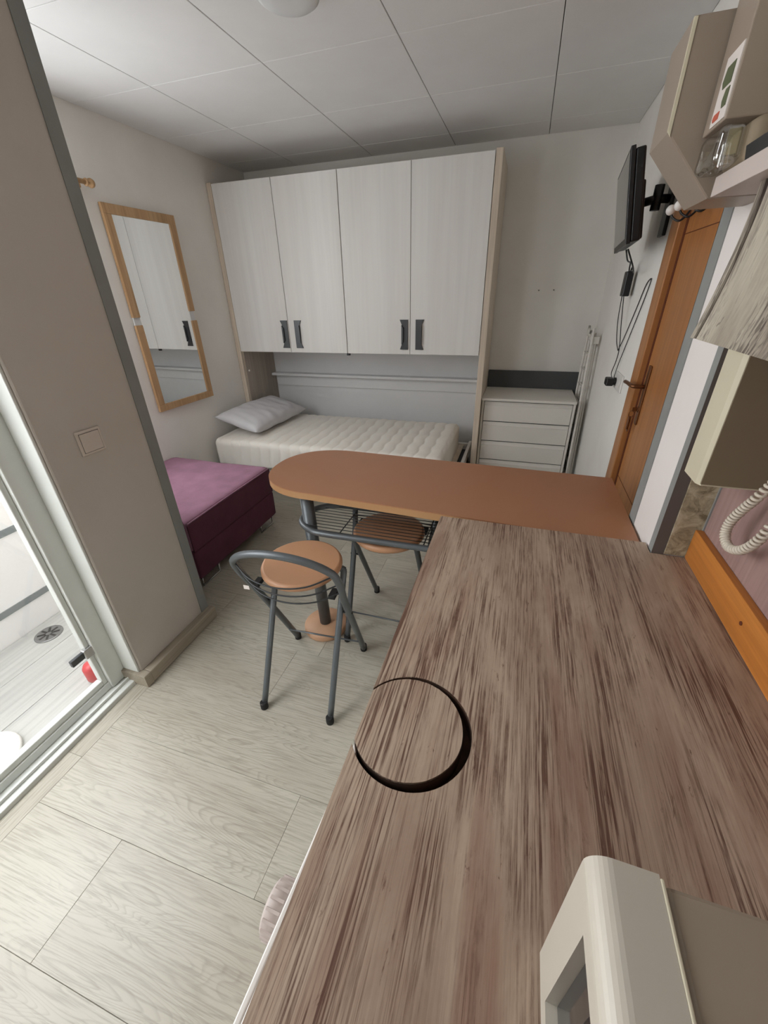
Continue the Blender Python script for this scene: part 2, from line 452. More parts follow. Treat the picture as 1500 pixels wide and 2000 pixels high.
# ------------------------------------------------------------------ entrance door (door_1)
dr = struct(MB().box(0.518, 0.545, 1.27, 2.035, 0.01, 2.0, 0.002).build('door_1', 'door'))
MB().box(0.494, 0.56, 2.06, 2.165, 0.0, 2.09, 0.004).build('jamb', 'door', dr)
MB().box(0.494, 0.56, 1.24, 2.06, 2.005, 2.09, 0.004).build('head_casing', 'door', dr)
MB().box(0.517, 0.56, 2.0355, 2.0595, 0.0, 2.004).build('rebate', 'groove', dr)
b = MB()
for zz in (0.62, 0.46, 1.58): b.box(0.5172, 0.519, 1.3, 2.034, zz, zz + 0.003)
b.build('inlay_line', 'groove', dr)
h = MB().box(0.511, 0.518, 1.965, 2.0, 0.885, 1.13, 0.003).build('handle_plate', 'brass', dr)
MB().tube([(0.512, 1.985, 1.045), (0.475, 1.985, 1.045), (0.465, 2.0, 1.046), (0.462, 2.06, 1.046), (0.462, 2.105, 1.043)], 0.008, 10, smooth=3).build('lever', 'brass', h)
MB().lathe([(0.012, -0.004), (0.012, 0.0)], (0.512, 1.983, 0.95), 14, 'x').build('lock_cylinder', 'brass', h)
hg = MB().tube([(0.515, 1.545, 1.40), (0.515, 1.545, 1.45)], 0.006, 8).box(0.514, 0.519, 1.545, 1.57, 1.402, 1.448).build('hinge', 'rubber', dr)
MB().tube([(0.515, 1.555, 0.60), (0.515, 1.555, 0.615)], 0.006, 8).build('hinge', 'rubber', dr)
k = thing('key_bunch', 'small brass bunch of keys hanging from the orange door lock', 'keys', (0.498, 1.983, 0.95))
MB().box(0.488, 0.508, 1.981, 1.985, 0.941, 0.959, 0.002).build('key', 'brass', k)
MB().tube([(0.49 + 0.010 * math.cos(a * PI / 6), 1.983, 0.93 + 0.014 * math.sin(a * PI / 6)) for a in range(12)], 0.0015, 6, True).build('key_ring', 'brass', k)
MB().box(0.483, 0.489, 1.976, 1.99, 0.862, 0.918, 0.002).build('key', 'brass', k)
MB().box(0.490, 0.494, 1.98, 1.996, 0.85, 0.917, 0.002).build('key', 'brass', k)

# ------------------------------------------------------------------ balcony door (door_2) and balcony
gd = struct(MB().box(-1.475, -1.372, -0.70, 0.775, -0.012, 0.018, 0.003).build('door_2', 'pvc'))
MB().box(-1.468, -1.435, -0.70, 0.775, 0.018, 0.05, 0.003).box(-1.405, -1.398, -0.7, 0.775, 0.018, 0.03).build('threshold', 'pvc', gd)
MB().box(-1.475, -1.425, 0.705, 0.779, 0.02, 2.13, 0.004).build('jamb', 'pvc', gd)
MB().box(-1.475, -1.425, -0.70, -0.63, 0.02, 2.13, 0.004).build('jamb', 'pvc', gd)
MB().box(-1.475, -1.425, -0.70, 0.779, 2.06, 2.13, 0.004).build('head', 'pvc', gd)
sash = MB().box(-1.47, -1.442, 0.688, 0.705, 0.05, 2.06, 0.003).box(-1.47, -1.442, -0.63, 0.688, 0.05, 0.075, 0.003).box(-1.47, -1.442, -0.63, 0.688, 2.04, 2.06, 0.003).build('sash', 'pvc', gd)
MB().box(-1.458, -1.454, -0.63, 0.69, 0.074, 2.042).build('pane', 'glass', sash)
lt = MB().box(-1.452, -1.430, 0.672, 0.712, 0.215, 0.258, 0.004).build('latch', 'chrome', sash)
MB().box(-1.452, -1.437, 0.625, 0.673, 0.222, 0.25, 0.003).build('latch_plate', 'handle', lt)
bf = struct(MB().box(-2.25, -1.475, -1.6, 1.09, -0.14, -0.012).build('floor_balcony', 'subfloor'))
for i in range(3):
    for j in range(3):
        x0 = -2.13 + i * 0.2185; y0 = -1.3 + j * 0.8 - 0.27 * (i % 2)
        o = MB().box(x0 + 0.001, x0 + 0.2175, max(y0, -1.6) + 0.001, min(y0 + 0.8, 1.09) - 0.001 if j < 2 else 1.089, -0.012, -0.002, 0.001, 1).build('floor_tile', 'balfloor', None); o.parent = bf
bw = struct(MB().box(-2.25, -2.132, -1.6, 1.09, -0.1, 1.05).build('wall_parapet', 'balwall'))
for z0 in (0.135, 0.488, 0.84): MB().box(-2.132, -2.128, -1.6, 1.09, z0, z0 + 0.032).build('band', 'balband', bw)
struct(MB().box(-2.27, -1.46, -1.75, -1.6, -0.1, 2.2).build('wall_balcony_side', 'balwall'))
dg = thing('floor_drain', 'round metal drain grate in the balcony floor by the parapet', 'drain', (-2.02, 0.86, -0.002))
MB().lathe([(0.058, 0.0), (0.058, 0.004), (0.05, 0.005)], (-2.02, 0.86, -0.002), 28).build('rim', 'grate', dg)
b = MB()
for i in range(8):
    a = i * PI / 4; b.box(0.012, 0.045, -0.005, 0.005, 0.0035, 0.0045, mat=Matrix.Translation((-2.02, 0.86, 0)) @ Matrix.Rotation(a, 4, 'Z'))
b.build('slot', 'black', dg)
pl = thing('basin_lid', 'round white plastic lid on the balcony floor behind glass', 'lid', (-1.62, 0.34, -0.002))
MB().lathe([(0.105, 0.0), (0.112, 0.012), (0.108, 0.02), (0.09, 0.02), (0.084, 0.014), (0.0005, 0.014)], (-1.62, 0.34, -0.002), 40).build('disc', 'whiteplastic', pl)
MB().lathe([(0.006, 0.0), (0.006, 0.001)], (-1.62, 0.31, 0.0125), 10).build('hole', 'handle', pl)
single(MB().lathe([(0.028, 0), (0.033, 0.01), (0.034, 0.07), (0.026, 0.085), (0.010, 0.09)], (-1.56, 0.735, -0.002), 20), 'pot', 'red', 'small red plastic pot standing outside the glass door', 'pot')

# ------------------------------------------------------------------ bedroom window (window_1, hidden side) and curtain rod
wn = struct(MB().box(-2.40, -2.34, 1.36, 1.40, 0.85, 2.0).box(-2.40, -2.34, 1.91, 1.95, 0.85, 2.0)
            .box(-2.40, -2.34, 1.40, 1.91, 0.85, 0.89).box(-2.40, -2.34, 1.40, 1.91, 1.96, 2.0).build('window_1', 'pvc'))
MB().box(-2.372, -2.368, 1.40, 1.91, 0.89, 1.96).build('pane', 'glass', wn)
wn2 = struct(MB().box(-2.25, -2.22, 1.10, 1.15, 0.80, 2.16).box(-1.83, -1.80, 1.10, 1.15, 0.80, 2.16)
             .box(-2.22, -1.83, 1.10, 1.15, 0.80, 0.84).box(-2.22, -1.83, 1.10, 1.15, 2.12, 2.16).build('added_window', 'pvc'))  # unseen second window, added to light the bedroom
MB().box(-2.22, -1.83, 1.122, 1.126, 0.84, 2.12).build('pane', 'glass', wn2)
rod = thing('curtain_rod', 'wooden curtain rod end with round finial on left wall', 'curtain rod', (XL, 1.6, 1.955))
MB().tube([(-2.25, 1.28, 1.955), (-2.25, 2.045, 1.955)], 0.011, 12).build('pole', 'oakframe', rod)
MB().lathe([(0.008, 0.0), (0.016, 0.004), (0.018, 0.008), (0.009, 0.013), (0.008, 0.018), (0.019, 0.026), (0.022, 0.036), (0.018, 0.047), (0.006, 0.052)], (-2.25, 2.04, 1.955), 18, 'y').build('finial', 'oakframe', rod)
MB().box(-2.309, -2.245, 1.985, 2.01, 1.925, 1.945, 0.004).box(-2.31, -2.298, 1.975, 2.02, 1.90, 1.97, 0.004).build('bracket', 'oakframe', rod)

# ------------------------------------------------------------------ ceiling lamp
lp = thing('ceiling_lamp', 'round white ceiling lamp, switched off', 'lamp', (-0.855, 1.745, ZC))
MB().lathe([(0.113, 2.29), (0.113, 2.276), (0.106, 2.27)], (-0.855, 1.745, 0), 48).build('rim', 'tile', lp)
MB().lathe([(0.1, 2.272), (0.098, 2.255), (0.085, 2.247), (0.05, 2.243), (0.002, 2.242)], (-0.855, 1.745, 0), 48).build('cover', 'lampglass', lp)

# ------------------------------------------------------------------ wall-bed wardrobe
WY = 3.10
w = thing('wall_bed_wardrobe', 'tall whitewashed wardrobe with four doors over a fold-down bed', 'wardrobe', (-1.275, 3.35, 0))
MB().box(-2.308, -2.268, WY + .0, 3.60, 0, 2.137, 0.002).build('side_panel', 'cream_edge', w)
MB().box(-0.284, -0.243, WY - .0, 3.60, 0, 2.137, 0.002).build('side_panel', 'cream_edge', w)
MB().box(-2.2675, -2.262, WY + 0.03, 3.598, 0.02, 1.01).build('lining_board', 'side_in', w)
MB().box(-2.267, -0.285, WY + 0.02, 3.598, 2.10, 2.118).build('top_panel', 'cream_edge', w)
MB().box(-2.267, -0.285, WY + 0.02, 3.598, 1.012, 1.03).build('bottom_panel', 'whitepanel', w)
MB().box(-2.261, -0.285, 3.585, 3.599, 0.03, 1.011).build('back_panel', 'whitepanel', w)
MB().box(-2.25, -0.287, 3.567, 3.5845, 0.645, 0.745, 0.002).build('rail_board', 'whitepanel', w)
MB().box(-2.258, -0.287, 3.50, 3.5845, 0.746, 0.768, 0.003).build('ledge', 'whitepanel', w)
MB().lathe([(0.008, 0), (0.008, 0.006), (0.003, 0.008)], (-2.2619, 3.16, 0.845), 12, 'x').build('cover_cap', 'whiteplastic', w)
MB().box(-1.302, -1.276, 3.105, 3.125, 0.992, 1.0115, 0.003).build('catch', 'black', w)
dx = [-2.2655, -1.782, -1.289, -0.7895, -0.2855]
for i in range(4):
    gap = 0.002 if i != 1 else 0.004
    d = MB().box(dx[i] + 0.0015, dx[i + 1] - gap, WY - 0.002, WY + 0.018, 1.009, 2.128, 0.0015, 1).build('door', 'white_oak', w)
    hx = [-1.815, -1.7, -0.832, -0.722][i]; s = [-1, 1, -1, 1][i]
    out = [(0, 1.043), (s * 0.034, 1.043), (s * 0.02, 1.075), (s * 0.02, 1.212), (s * 0.034, 1.244), (0, 1.244), (-s * 0.026, 1.244), (-s * 0.026, 1.043)]
    if s < 0: out = out[::-1]
    hd = MB().prism([(hx + a, b_) for a, b_ in out], WY - 0.010, WY - 0.002, 0.0, 'y').build('handle', 'handle', d)
    MB().prism([(hx + s * 0.019, 1.08), (hx + s * 0.006, 1.10), (hx + s * 0.006, 1.19), (hx + s * 0.019, 1.208)][:: (1 if s > 0 else -1)], WY - 0.022, WY - 0.010, 0, 'y').build('grip', 'handle', hd)

# bed frame, mattress, pillow
bd = thing('bed_frame', 'white metal fold-down bed frame under the mattress', 'bed frame', (-1.3, 3.0, 0))
MB().box(-2.255, -2.225, 2.56, 3.50, 0.17, 0.205).build('end_rail', 'whiteplastic', bd)
MB().box(-0.345, -0.32, 2.56, 3.50, 0.17, 0.245, 0.003).build('end_rail', 'whiteplastic', bd)
MB().box(-2.225, -0.345, 2.56, 2.59, 0.17, 0.205).build('side_rail', 'whiteplastic', bd)
MB().box(-2.225, -0.345, 3.47, 3.50, 0.17, 0.225).build('side_rail', 'whiteplastic', bd)
MB().box(-2.225, -0.346, 2.591, 3.469, 0.16, 0.172).build('base_board', 'greyboard', bd)
for i in range(12):
    x0 = -2.15 + i * 0.155; MB().box(x0, x0 + 0.06, 2.58, 3.48, 0.206, 0.214).build('slat', 'cream_edge', bd)
for x0 in (-2.1, -0.5):
    MB().tube([(x0, 2.6, 0.18), (x0, 2.6, 0.0)], 0.014, 10).build('leg', 'wire', bd)
for yy in (2.9, 3.25): MB().tube([(-0.33, yy, 0.18), (-0.33, yy, 0.0)], 0.014, 10).build('leg', 'wire', bd)

mx0, mx1, my0, my1, mz0, mz1 = -2.262, -0.425, 2.53, 3.42, 0.216, 0.424
def matt(u, v):
    # v runs round the cross-section, u along the length
    x = mx0 + (mx1 - mx0) * u
    H = mz1 - mz0; W = my1 - my0; r = 0.045
    per = 2 * H + W; s_ = v * per
    if s_ < H: y, z, ny, nz = my0, mz0 + s_, -1, 0
    elif s_ < H + W: y, z, ny, nz = my0 + s_ - H, mz1, 0, 1
    else: y, z, ny, nz = my1, mz1 - (s_ - H - W), 1, 0
    # rounded long edges
    dy0 = y - my0; dz = mz1 - z
    for sgn, dd in ((-1, y - my0), (1, my1 - y)):
        if dd < r and dz < r:
            cy = my0 + r if sgn < 0 else my1 - r; cz = mz1 - r
            vx, vz = y - cy, z - cz; L = math.hypot(vx, vz)
            if L > 1e-6:
                k = r / max(L, 1e-6) if L > r else 1.0
                y, z = cy + vx * k, cz + vz * k; ny, nz = vx / L, vz / L
    ph = x + 0.007 * math.sin(s_ * 2 * PI / 0.19)
    q = abs(math.sin(PI * ph / 0.088)) ** 0.45
    d = 0.010 * (q - 1.0)
    e = min(u, 1 - u) * (mx1 - mx0)
    if e < 0.035:
        k = 1 - math.sqrt(max(0, 1 - (1 - e / 0.035) ** 2)); d -= 0.03 * k
    d += 0.006 * noise.noise(Vector((x * 4, y * 4, z * 4)))
    return Vector((x, y + ny * d, z + nz * d))
b = MB(); V = b.grid(matt, 300, 90)
b.bm.faces.new([v for v in V[0]]); b.bm.faces.new([v for v in V[-1]][::-1])
b.bm.faces.new([r_[0] for r_ in V][::1] + [r_[-1] for r_ in V][::-1])
single(b, 'mattress', 'mattress', 'cream quilted single mattress on the fold-down bed', 'mattress')

def pillow_fn(sgn):
    def f(u, v):
        a, b_ = u * 2 - 1, v * 2 - 1
        ex = max(0.0, 1 - abs(a) ** 3.2); ey = max(0.0, 1 - abs(b_) ** 3.2)
        t = (ex ** 0.55) * (ey ** 0.5)
        pin = 1 - 0.10 * (1 - abs(a)) * 0  # sides stay full, corners poke out
        X = a * 0.2 * (1 - 0.10 * (1 - b_ * b_) * abs(a) ** 4) ; Y = b_ * 0.385 * (1 - 0.06 * (1 - a * a) * abs(b_) ** 4)
        Z = sgn * 0.070 * t
        wr = 0.010 * noise.noise(Vector((X * 9, Y * 16 + 3, sgn))) * (t ** 0.5) + 0.006 * math.sin(Y * 70 + 8 * X) * (abs(b_) ** 3) * t
        return Vector((X, Y, Z + wr))
    return f
b = MB()
b.grid(pillow_fn(1), 34, 60); b.grid(pillow_fn(-1), 34, 60)
bmesh.ops.remove_doubles(b.bm, verts=b.bm.verts, dist=0.0006)
pm = Matrix.Translation((-2.07, 3.0, 0.525)) @ Matrix.Rotation(math.radians(-3), 4, 'Z') @ Matrix.Rotation(math.radians(14), 4, 'Y')
bmesh.ops.transform(b.bm, matrix=pm, verts=b.bm.verts)
single(b, 'pillow', 'pillow', 'pale grey pillow at the head of the mattress', 'pillow')

# ------------------------------------------------------------------ sofa
so = thing('sofa_bed', 'mauve velour footstool sofa beside the grey-edged wall', 'sofa', (-1.9, 1.7, 0))
def soft_box(x0, x1, y0, y1, z0, z1, r, amp, n=26, seed=0.0):
    b = MB(); r_ = bmesh.ops.create_cube(b.bm, size=2.0)
    bmesh.ops.subdivide_edges(b.bm, edges=b.bm.edges, cuts=n, use_grid_fill=True)
    c = Vector(((x0 + x1) / 2, (y0 + y1) / 2, (z0 + z1) / 2)); h_ = Vector(((x1 - x0) / 2, (y1 - y0) / 2, (z1 - z0) / 2))
    for v in b.bm.verts:
        p = Vector((v.co.x * h_.x, v.co.y * h_.y, v.co.z * h_.z))
        q = Vector([max(-(h_[i] - r), min(h_[i] - r, p[i])) for i in range(3)])
        d = p - q
        if d.length > 1e-7: p = q + d.normalized() * min(r, d.length) if d.length > r else p
        nrm = d.normalized() if d.length > 1e-7 else Vector((0, 0, 1))
        w_ = c + p
        p = p + nrm * amp * (noise.noise(w_ * 5 + Vector((seed, 0, 0))) + 0.6 * noise.noise(Vector((w_.x * 6, w_.y * 24, w_.z * 9 + seed))))
        v.co = c + p
    for f in b.bm.faces: f.smooth = True
    return b
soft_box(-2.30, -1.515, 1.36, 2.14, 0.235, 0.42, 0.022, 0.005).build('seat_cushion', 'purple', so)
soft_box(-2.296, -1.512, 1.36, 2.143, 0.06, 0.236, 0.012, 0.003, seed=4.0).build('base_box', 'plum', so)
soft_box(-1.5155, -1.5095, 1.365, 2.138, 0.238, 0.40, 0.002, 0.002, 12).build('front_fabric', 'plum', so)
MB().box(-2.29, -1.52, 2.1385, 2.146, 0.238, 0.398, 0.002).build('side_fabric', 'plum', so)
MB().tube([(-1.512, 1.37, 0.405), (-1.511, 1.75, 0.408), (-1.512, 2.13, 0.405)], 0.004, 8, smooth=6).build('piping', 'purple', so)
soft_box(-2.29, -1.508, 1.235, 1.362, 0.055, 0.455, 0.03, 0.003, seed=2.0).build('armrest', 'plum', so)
for yy in (1.38, 1.96):
    MB().tube([(-1.53, yy, 0.062), (-1.53, yy, 0.004), (-1.53, yy + 0.14, 0.004), (-1.53, yy + 0.14, 0.062)], 0.0055, 8).build('foot', 'chrome', so)
MB().tube([(-2.24, 1.38, 0.062), (-2.24, 1.38, 0.004), (-2.24, 2.06, 0.004), (-2.24, 2.06, 0.062)], 0.0055, 8).build('foot', 'chrome', so)

# ------------------------------------------------------------------ mirror
mi = thing('wall_mirror', 'tall oak framed mirror on the left wall', 'mirror', (XL, 2.4, 1.3))
ym0, ym1, zm0, zm1 = 2.135, 2.655, 0.738, 1.89
for a0, a1, b0, b1 in ((ym0, ym1, zm1 - 0.05, zm1), (ym0, ym1, zm0, zm0 + 0.045)):
    MB().box(-2.308, -2.288, a0, a1, b0, b1, 0.002).build('frame_bar', 'oakframe', mi)
for a0, a1 in ((ym0, ym0 + 0.05), (ym1 - 0.05, ym1)):
    for b0, b1 in ((zm0 + 0.045, 1.275), (1.335 if a0 > 2.3 else 1.318, zm1 - 0.05)):
        MB().box(-2.308, -2.288, a0, a1, b0, b1, 0.002).build('frame_bar', 'oakframe', mi)
MB().box(-2.308, -2.299, ym0 + 0.005, ym1 - 0.005, zm0 + 0.005, zm1 - 0.005).build('backing', 'whitepanel', mi)
MB().box(-2.2995, -2.2945, ym0 + 0.048, ym1 - 0.048, zm0 + 0.043, zm1 - 0.048, 0.001).build('glass', 'mirror', mi)

mi.location.x += 0.013; mi.rotation_euler = (0, 0, math.radians(-2.3))
# light switch on the kitchen wall
sw = thing('light_switch', 'square white light switch on the left kitchen wall', 'switch', (-1.34, 0.933, 1.006))
MB().box(-1.34, -1.333, 0.888, 0.978, 0.965, 1.047, 0.004).build('plate', 'switch', sw)
MB().box(-1.3335, -1.3325, 0.8975, 0.9685, 0.9735, 1.0385).build('gap', 'beadd', sw)  # dark inset painting the shadow line round the rocker
MB().box(-1.335, -1.3300, 0.899, 0.967, 0.975, 1.037, 0.002).build('rocker', 'switch', sw)

# ------------------------------------------------------------------ chest of drawers, grey board, drying rack
ch = thing('chest_of_drawers', 'off-white chest of drawers beside the wardrobe', 'drawers', (0.08, 3.37, 0))
MB().box(-0.238, -0.222, 3.165, 3.575, 0, 0.684).build('side_panel', 'dresser', ch)
MB().box(0.405, 0.421, 3.165, 3.575, 0, 0.684).build('side_panel', 'dresser', ch)
MB().box(-0.241, 0.424, 3.15, 3.58, 0.684, 0.702, 0.002).build('top', 'dresser', ch)
MB().box(-0.222, 0.405, 3.56, 3.575, 0.02, 0.684).build('back_panel', 'dresser', ch)
MB().box(-0.222, 0.405, 3.185, 3.20, 0.0, 0.06).build('plinth', 'dresser', ch)
for i in range(4):
    z1 = 0.678 - i * 0.1555; z0 = z1 - 0.150
    d = MB().box(-0.219, 0.402, 3.166, 3.183, z0, z1 - 0.028, 0.0015, 1).build('drawer', 'dresser', ch)
    MB().prism([(3.172, z1 - 0.027), (3.166, z1 - 0.027), (3.18, z1 - 0.004), (3.183, z1 - 0.004), (3.183, z1 - 0.027)], -0.219, 0.402, 0, 'x').build('grip_lip', 'dresser', d)
MB().box(-0.221, 0.404, 3.19, 3.195, 0.06, 0.683).build('shadow_gap', 'greyboard', ch)
single(MB().box(-0.238, 0.455, 3.585, 3.605, 0.0, 0.835, 0.002), 'panel_board', 'greyboard', 'dark grey board behind the chest of drawers', 'board')
ra = thing('drying_rack', 'folded white drying rack leaning between drawers and wall', 'drying rack', (0.47, 3.3, 0))
for k_, xx in enumerate((0.448, 0.466, 0.486)):
    y0, y1, zt = 3.13 + 0.03 * k_, 3.50, 1.115 - 0.03 * k_
    ln = 0.018 * k_
    MB().tube([(xx, y0, 0.01), (xx, y0 + 0.12, zt - 0.03), (xx, y0 + 0.15, zt), (xx, y1 - 0.03, zt), (xx, y1, zt - 0.03), (xx, y1, 0.01)], 0.008, 8, smooth=3).build('frame_tube', 'dresser', ra)
    b = MB()
    for i in range(9):
        zz = 0.12 + i * 0.11; b.tube([(xx, y0 + 0.12 * zz / zt, zz), (xx, y1, zz)], 0.003, 6)
    b.build('rungs', 'dresser', ra)
MB().box(0.44, 0.496, 3.262, 3.275, 1.075, 1.12, 0.004).build('hinge_cap', 'dresser', ra)
b = MB()
for xx in (0.066, 0.17): b.lathe([(0.003, 3.605), (0.003, 3.6101)], (xx, 0, 1.406), 8, 'y')
for i, xx in enumerate((0.066, 0.17)):
    b = MB(); b.lathe([(0.0035, 3.602), (0.0045, 3.6095)], (xx, 0, 1.406), 8, 'y')
    single(b, 'wall_plug', 'beadd', ['tiny nail on back wall, nearer the wardrobe', 'tiny nail on back wall, nearer the television'][i], 'nail')

# ------------------------------------------------------------------ television, bracket, cables
tvm = Matrix.Translation((0.330, 2.315, 1.71)) @ Matrix.Rotation(-math.atan2(0.044, 0.53), 4, 'Z') @ Matrix.Rotation(math.radians(-9.5), 4, 'Y')
# local: x = depth toward the wall, y = along the wall, z = up
tv = thing('television', 'small black flat television facing the bed on a wall arm', 'television', tvm.translation)
MB().box(-0.004, 0.012, -0.268, 0.268, -0.152, 0.148, 0.002, mat=tvm).build('bezel', 'black', tv)
MB().box(0.012, 0.045, -0.262, 0.262, -0.148, 0.140, 0.006, mat=tvm).box(0.045, 0.058, -0.2, 0.2, -0.14, 0.05, 0.006, mat=tvm).build('back_shell', 'black', tv)
MB().box(-0.0055, -0.0035, -0.254, 0.254, -0.132, 0.137, mat=tvm).build('screen', 'screen', tv)
br = thing('television_bracket', 'black swivel wall bracket holding the television', 'bracket', (0.51, 2.33, 1.72))
MB().box(0.496, 0.51, 2.28, 2.36, 1.60, 1.84, 0.003).build('wall_plate', 'black', br)
MB().tube([(0.498, 2.32, 1.73), (0.45, 2.30, 1.73), (0.40, 2.315, 1.72)], 0.016, 10).tube([(0.45, 2.30, 1.69), (0.45, 2.30, 1.775)], 0.018, 12).build('arm', 'black', br)
MB().box(0.0585, 0.066, -0.06, 0.06, -0.06, 0.06, 0.002, mat=tvm).build('mount_plate', 'black', br)
ad = thing('power_adapter', 'black power adapter hanging by its cables under the television', 'adapter', (0.475, 2.7, 1.43))
MB().box(0.458, 0.492, 2.62, 2.685, 1.372, 1.485, 0.005).build('body', 'black', ad)
MB().tube([(0.392, 2.38, 1.561), (0.422, 2.47, 1.525), (0.455, 2.58, 1.52), (0.47, 2.655, 1.50), (0.473, 2.66, 1.484)], 0.0035, 7, smooth=5).build('cable', 'black', ad)
MB().tube([(0.390, 2.33, 1.561), (0.435, 2.38, 1.495), (0.468, 2.52, 1.475), (0.478, 2.63, 1.50), (0.478, 2.65, 1.484)], 0.0035, 7, smooth=5).build('cable', 'black', ad)
MB().tube([(0.475, 2.66, 1.373), (0.485, 2.62, 1.25), (0.495, 2.57, 1.13), (0.5, 2.60, 1.06), (0.497, 2.63, 0.99), (0.49, 2.50, 0.975)], 0.0022, 6, smooth=6).build('cable', 'black', ad)
MB().tube([(0.470, 2.68, 1.373), (0.495, 2.78, 1.25), (0.502, 2.72, 1.15), (0.503, 2.63, 1.11)], 0.0022, 6, smooth=6).build('cable', 'black', ad)
MB().tube([(0.503, 2.63, 1.11), (0.505, 2.55, 1.20), (0.506, 2.45, 1.33), (0.506, 2.38, 1.42), (0.506, 2.325, 1.445), (0.506, 2.31, 1.43), (0.506, 2.36, 1.34), (0.505, 2.45, 1.20), (0.502, 2.53, 1.06), (0.495, 2.53, 0.985)], 0.0022, 6, smooth=6).build('cable', 'black', ad)
plg = MB().box(0.452, 0.489, 2.47, 2.53, 0.95, 0.99, 0.006).build('plug', 'black', ad)
sk_ = thing('wall_socket', 'white wall socket beside the door with a black plug', 'socket', (0.51, 2.42, 0.98))
MB().box(0.502, 0.51, 2.36, 2.54, 0.935, 1.02, 0.004).build('plate', 'whiteplastic', sk_)
MB().lathe([(0.024, 0.0), (0.024, 0.003)], (0.4985, 2.41, 0.977), 20, 'x').build('outlet', 'whiteplastic', sk_)
MB().lathe([(0.02, 0.0), (0.02, 0.012)], (0.489, 2.495, 0.972), 16, 'x').build('outlet', 'black', sk_)
# coat hooks on the door
hk = thing('coat_hooks', 'black wire coat hooks with white ball ends on the door', 'hooks', (0.518, 2.0, 1.66))
MB().box(0.512, 0.518, 1.66, 2.02, 1.665, 1.685, 0.002).build('rail', 'black', hk)
for i, yy in enumerate((2.0, 1.90, 1.78)):
    w_ = MB().tube([(0.514, yy, 1.675), (0.50, yy, 1.64), (0.48, yy, 1.62), (0.46, yy + 0.01, 1.63), (0.45, yy + 0.015, 1.645)], 0.0035, 8, smooth=4).build('hook', 'black', hk)
    b = MB(); b.lathe([(0.002, -0.016)] + [(0.016 * math.cos(t_), 0.016 * math.sin(t_)) for t_ in [i_ * PI / 10 for i_ in range(-4, 5)]] + [(0.002, 0.016)], (0.448, yy + 0.016, 1.655), 18)
    b.build('ball', 'whiteplastic', w_)

# ------------------------------------------------------------------ dining table fixed to the pillar
TZ = 0.757
ta = thing('dining_table', 'long brown rounded-end table beside the weathered worktop', 'table', (-0.3, 1.45, 0))
out = [(0.398, 1.675), (-0.70, 1.688)]
out = []
cx, cy, ry = -0.715, 1.4545, 0.2355
n = 40
for i in range(n + 1):
    a = PI / 2 + PI * i / n
    ca, sa = math.cos(a), math.sin(a)
    e = 2 / 2.25
    out.append((cx + 0.262 * math.copysign(abs(ca) ** e, ca), cy + ry * math.copysign(abs(sa) ** e, sa) + 0.012 * ca * 0))
out = [(0.402, 1.652)] + out + [(0.402, 1.157)]
MB().prism(out, TZ - 0.004, TZ).build('top_laminate', 'table', ta)
MB().prism(out, TZ - 0.030, TZ - 0.0042).build('tabletop_core', 'tedge', ta)
px_, py_ = -0.737, 1.285
MB().tube([(px_, py_, 0.034), (px_ - 0.018, py_ - 0.002, 0.727)], 0.0265, 24).build('leg', 'steel', ta)
MB().lathe([(0.098, 0.0), (0.101, 0.006), (0.101, 0.026), (0.096, 0.033), (0.033, 0.036)], (px_, py_, 0), 44).build('foot_disc', 'basewood', ta)
rk = MB().tube([(-0.19, 1.222, 0.585), (-0.45, 1.218, 0.585), (-0.64, 1.214, 0.585), (-0.72, 1.225, 0.585), (-0.785, 1.275, 0.585), (-0.80, 1.34, 0.585), (-0.775, 1.41, 0.585), (-0.70, 1.452, 0.585), (-0.55, 1.46, 0.585), (-0.19, 1.462, 0.585)], 0.0125, 12, smooth=5).build('shelf_rail', 'steel', ta)
for i in range(10):
    yy = 1.238 + i * 0.0228
    xl = -0.62 - 0.165 * math.sqrt(max(0, 1 - ((yy - 1.339) / 0.122) ** 2)); MB().tube([(xl, yy, 0.585), (-0.19, yy, 0.585)], 0.0017, 6).build('shelf_wire', 'wire', rk)
for xx in (-0.60, -0.26): MB().tube([(xx, 1.218, 0.582), (xx, 1.46, 0.582)], 0.0025, 6).build('cross_wire', 'wire', rk)
for yy in (1.222, 1.462):
    MB().tube([(-0.19, yy, 0.30), (-0.19, yy, 0.727)], 0.014, 12).build('hanger', 'steel', ta)

